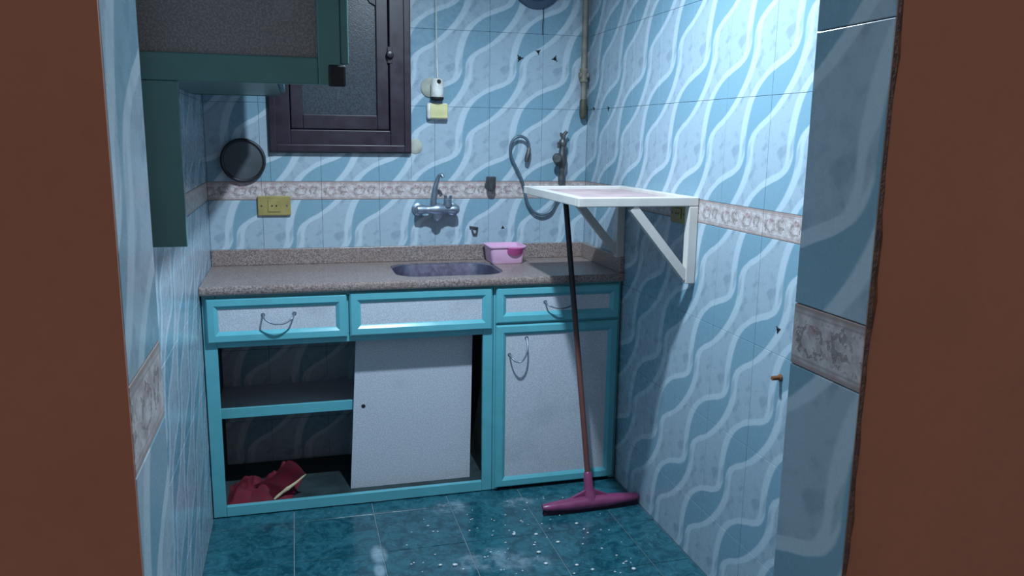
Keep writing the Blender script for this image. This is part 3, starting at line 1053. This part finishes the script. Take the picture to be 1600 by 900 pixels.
tag(cbl, 'thin pale cable running up the wall from the lamp holder', 'cable')

# round dark vent near the ceiling
vt = thing('round_vent', 'round dark blue-grey vent cover high on the far wall', 'vent', (1.431, 0, 2.05))
b = bmesh.new()
lathe(b, (1.431, -.0005, 2.177), (0, -1, 0), [(0, 0), (.122, 0), (.122, .010), (.112, .018), (.09, .018), (.086, .012), (0, .012)], 44)
finish('vent_cover', b, 'vent', vt, smooth=True)
for i in range(-3, 4):
    b = bmesh.new()
    w = math.sqrt(max(0, .085 ** 2 - (i * .024) ** 2))
    box(b, 1.431 - w, 1.431 + w, -.017, -.0115, 2.177 + i * .024 - .005, 2.177 + i * .024 + .005)
    finish('slat', b, 'vent', vt)
b = bmesh.new()
tube(b, smooth_path([(1.462, -.006, 2.062), (1.463, -.006, 2.02), (1.461, -.006, 1.985), (1.462, -.006, 1.945)], 4), .0018, 6)
finish('cord', b, 'black', vt, smooth=True)

# anchor holes and small fixings
def anchor(c, ax, r, label, mat='hole', n=(0, -1, 0), ln=.004, star=True):
    b = bmesh.new()
    lathe(b, c, n, [(0, 0), (r, 0), (r * .8, ln * .6), (r * .45, ln), (0, ln * .8)], 10)
    if star:
        u, w = frame_of(Vector(n))
        for k in range(3):
            a = k * 2.1 + c[0] * 7
            d = u * math.cos(a) + w * math.sin(a)
            p = Vector(c) + Vector(n) * .001
            bar(b, p, p + d * r * 1.9, r * .5, .0015, d.cross(Vector(n)))
    tag(finish('wall_anchor', b, mat, base=c), label, 'wall anchor', 'wall anchors')
anchor((1.357, -.0003, 1.840), 1, .009, 'dark wall anchor hole, left of three under the round vent')
anchor((1.444, -.0003, 1.872), 1, .007, 'dark wall anchor hole, middle of three under the round vent')
anchor((1.524, -.0003, 1.844), 1, .008, 'dark wall anchor hole, right of three under the round vent')
anchor((1.287, -.0003, 1.075), 1, .005, 'dark wall anchor hole just above the pink tub')
anchor((XR - .0003, -.085, 1.622), 0, .006, 'dark wall anchor on the right wall nearest the corner pipe', n=(-1, 0, 0))
anchor((XR - .0003, -.262, 1.619), 0, .006, 'dark wall anchor on the right wall a tile from the corner', n=(-1, 0, 0))
anchor((XR - .0003, -1.632, .954), 0, .006, 'tiny black anchor hole low on the bright right wall', n=(-1, 0, 0))
b = bmesh.new()
lathe(b, (XR - .0003, -1.662, .818), (-1, 0, 0), [(0, 0), (.011, 0), (.010, .004), (.007, .006), (.0065, .028), (0, .029)], 14)
tag(finish('wall_peg', b, 'peg', base=(XR, -1.662, .818), smooth=True), 'rusty brown peg sticking out of the right wall by the doorway', 'peg')
b = bmesh.new()
lathe(b, (.880, -.0003, 1.443), (0, -1, 0), [(0, 0), (.034, 0), (.030, .003), (.015, .006), (0, .005)], 18)
tag(finish('plaster_dab', b, 'patch', base=(.88, 0, 1.41), smooth=True), 'beige dab of plaster at the lower right corner of the window', 'plaster')

# ------------------------------------------------------------------ floor squeegee
sq = thing('floor_squeegee', 'pink floor squeegee with a long brown stick leaning on the worktop', 'squeegee', (1.474, -.752, 0))
PL, PR = Vector((1.268, -.760, .030)), Vector((1.686, -.748, .030))
dv = (PR - PL)
b = bmesh.new()
n = 24
rings = []
for i in range(n + 1):
    t = i / n
    c = PL.lerp(PR, t)
    mid = 1 - abs(2 * t - 1)
    hh = .014 + .012 * min(1, mid * 1.3)
    ww = .018 + .010 * min(1, mid * 2)
    if i in (0, n):
        hh *= .7; ww *= .7
    rings.append([b.verts.new(c + Vector((0, ww * math.cos(a), hh * math.sin(a) + .004))) for a in [2 * PI * k / 12 for k in range(12)]])
for a, c in zip(rings, rings[1:]):
    for k in range(12):
        b.faces.new((a[k], a[(k + 1) % 12], c[(k + 1) % 12], c[k]))
b.faces.new(rings[0][::-1]); b.faces.new(rings[-1])
finish('head', b, 'sq', sq, smooth=True)
b = bmesh.new()
for dy in (-.007, .007):
    bar(b, PL + Vector((.004, dy, -.0155)), PR + Vector((-.004, dy, -.0155)), .004, .028, (0, 1, 0))
finish('rubber_blade', b, 'sq_blade', sq)
S0, S1 = Vector((1.472, -.748, .05)), Vector((1.432, -.468, 1.240))
d = (S1 - S0).normalized()
b = bmesh.new()
tube(b, [S0 - d * .01, S0 + d * .02, S0 + d * .05, S0 + d * .10, S0 + d * .105], [.030, .024, .019, .017, .013], 16)
for s in (-1, 1):
    bar(b, S0 + Vector((s * .01, 0, .03)), S0 + Vector((s * .085, 0, -.004)), .012, .014, (0, 1, 0))
finish('socket', b, 'sq', sq, smooth=True)
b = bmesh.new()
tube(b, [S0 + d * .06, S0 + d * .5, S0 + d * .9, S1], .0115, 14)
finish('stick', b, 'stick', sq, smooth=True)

# crumbs on the floor
b = bmesh.new()
rc = random.Random(3)
big = [(1.115, -.887), (1.198, -.907), (1.26, -.983), (1.168, -1.038), (1.169, -1.12), (1.273, -1.154), (1.317, -1.196), (1.459, -1.227), (1.377, -.861), (.804, -1.04), (.854, -1.052)]
spots = [(x, y, .0055 + .002 * rc.random()) for x, y in big] + [(.7 + .8 * rc.random(), -.6 - .65 * rc.random(), .0018 + .0022 * rc.random()) for _ in range(90)]
for x, y, r in spots:
    q = bmesh.ops.create_icosphere(b, subdivisions=1, radius=r)
    for v in q['verts']:
        v.co = Vector((x + v.co.x * (1 + .5 * rc.random()), y + v.co.y, .0004 + r * .55 + v.co.z * .55))
o = finish('floor_crumbs', b, 'crumb')
o['kind'] = 'stuff'
tag(o, 'white crumbs and specks scattered on the dark teal floor', 'crumbs')

# ------------------------------------------------------------------ ceiling lamp (above the frame)
lp = thing('pendant_lamp', 'pendant lamp with a flared shade hanging over the kitchen floor', 'lamp', (LAMP.x, LAMP.y, LAMP.z))
b = bmesh.new()
tube(b, [(LAMP.x, LAMP.y, ZC - .001), (LAMP.x, LAMP.y, LAMP.z + .13)], .004, 8)
finish('cord', b, 'white_pl', lp)
b = bmesh.new()
lathe(b, LAMP + Vector((0, 0, .10)), (0, 0, 1), [(0, .04), (.022, .04), (.024, 0), (.020, -.005), (0, -.005)], 20)
finish('bulb_socket', b, 'white_pl', lp, smooth=True)
b = bmesh.new()
lathe(b, LAMP + Vector((0, 0, .0)), (0, 0, 1), [(.025, .142), (.06, .13), (.12, .085), (.15, .045), (.152, .046), (.122, .090), (.06, .136), (.025, .146)], 36)
finish('shade', b, 'white_pl', lp, smooth=True)
b = bmesh.new()
lathe(b, LAMP + Vector((0, 0, .048)), (0, 0, 1), [(0, 0), (.018, .004), (.028, .018), (.028, .030), (.018, .046), (.014, .055)], 20)
finish('bulb', b, 'bulb', lp, smooth=True)
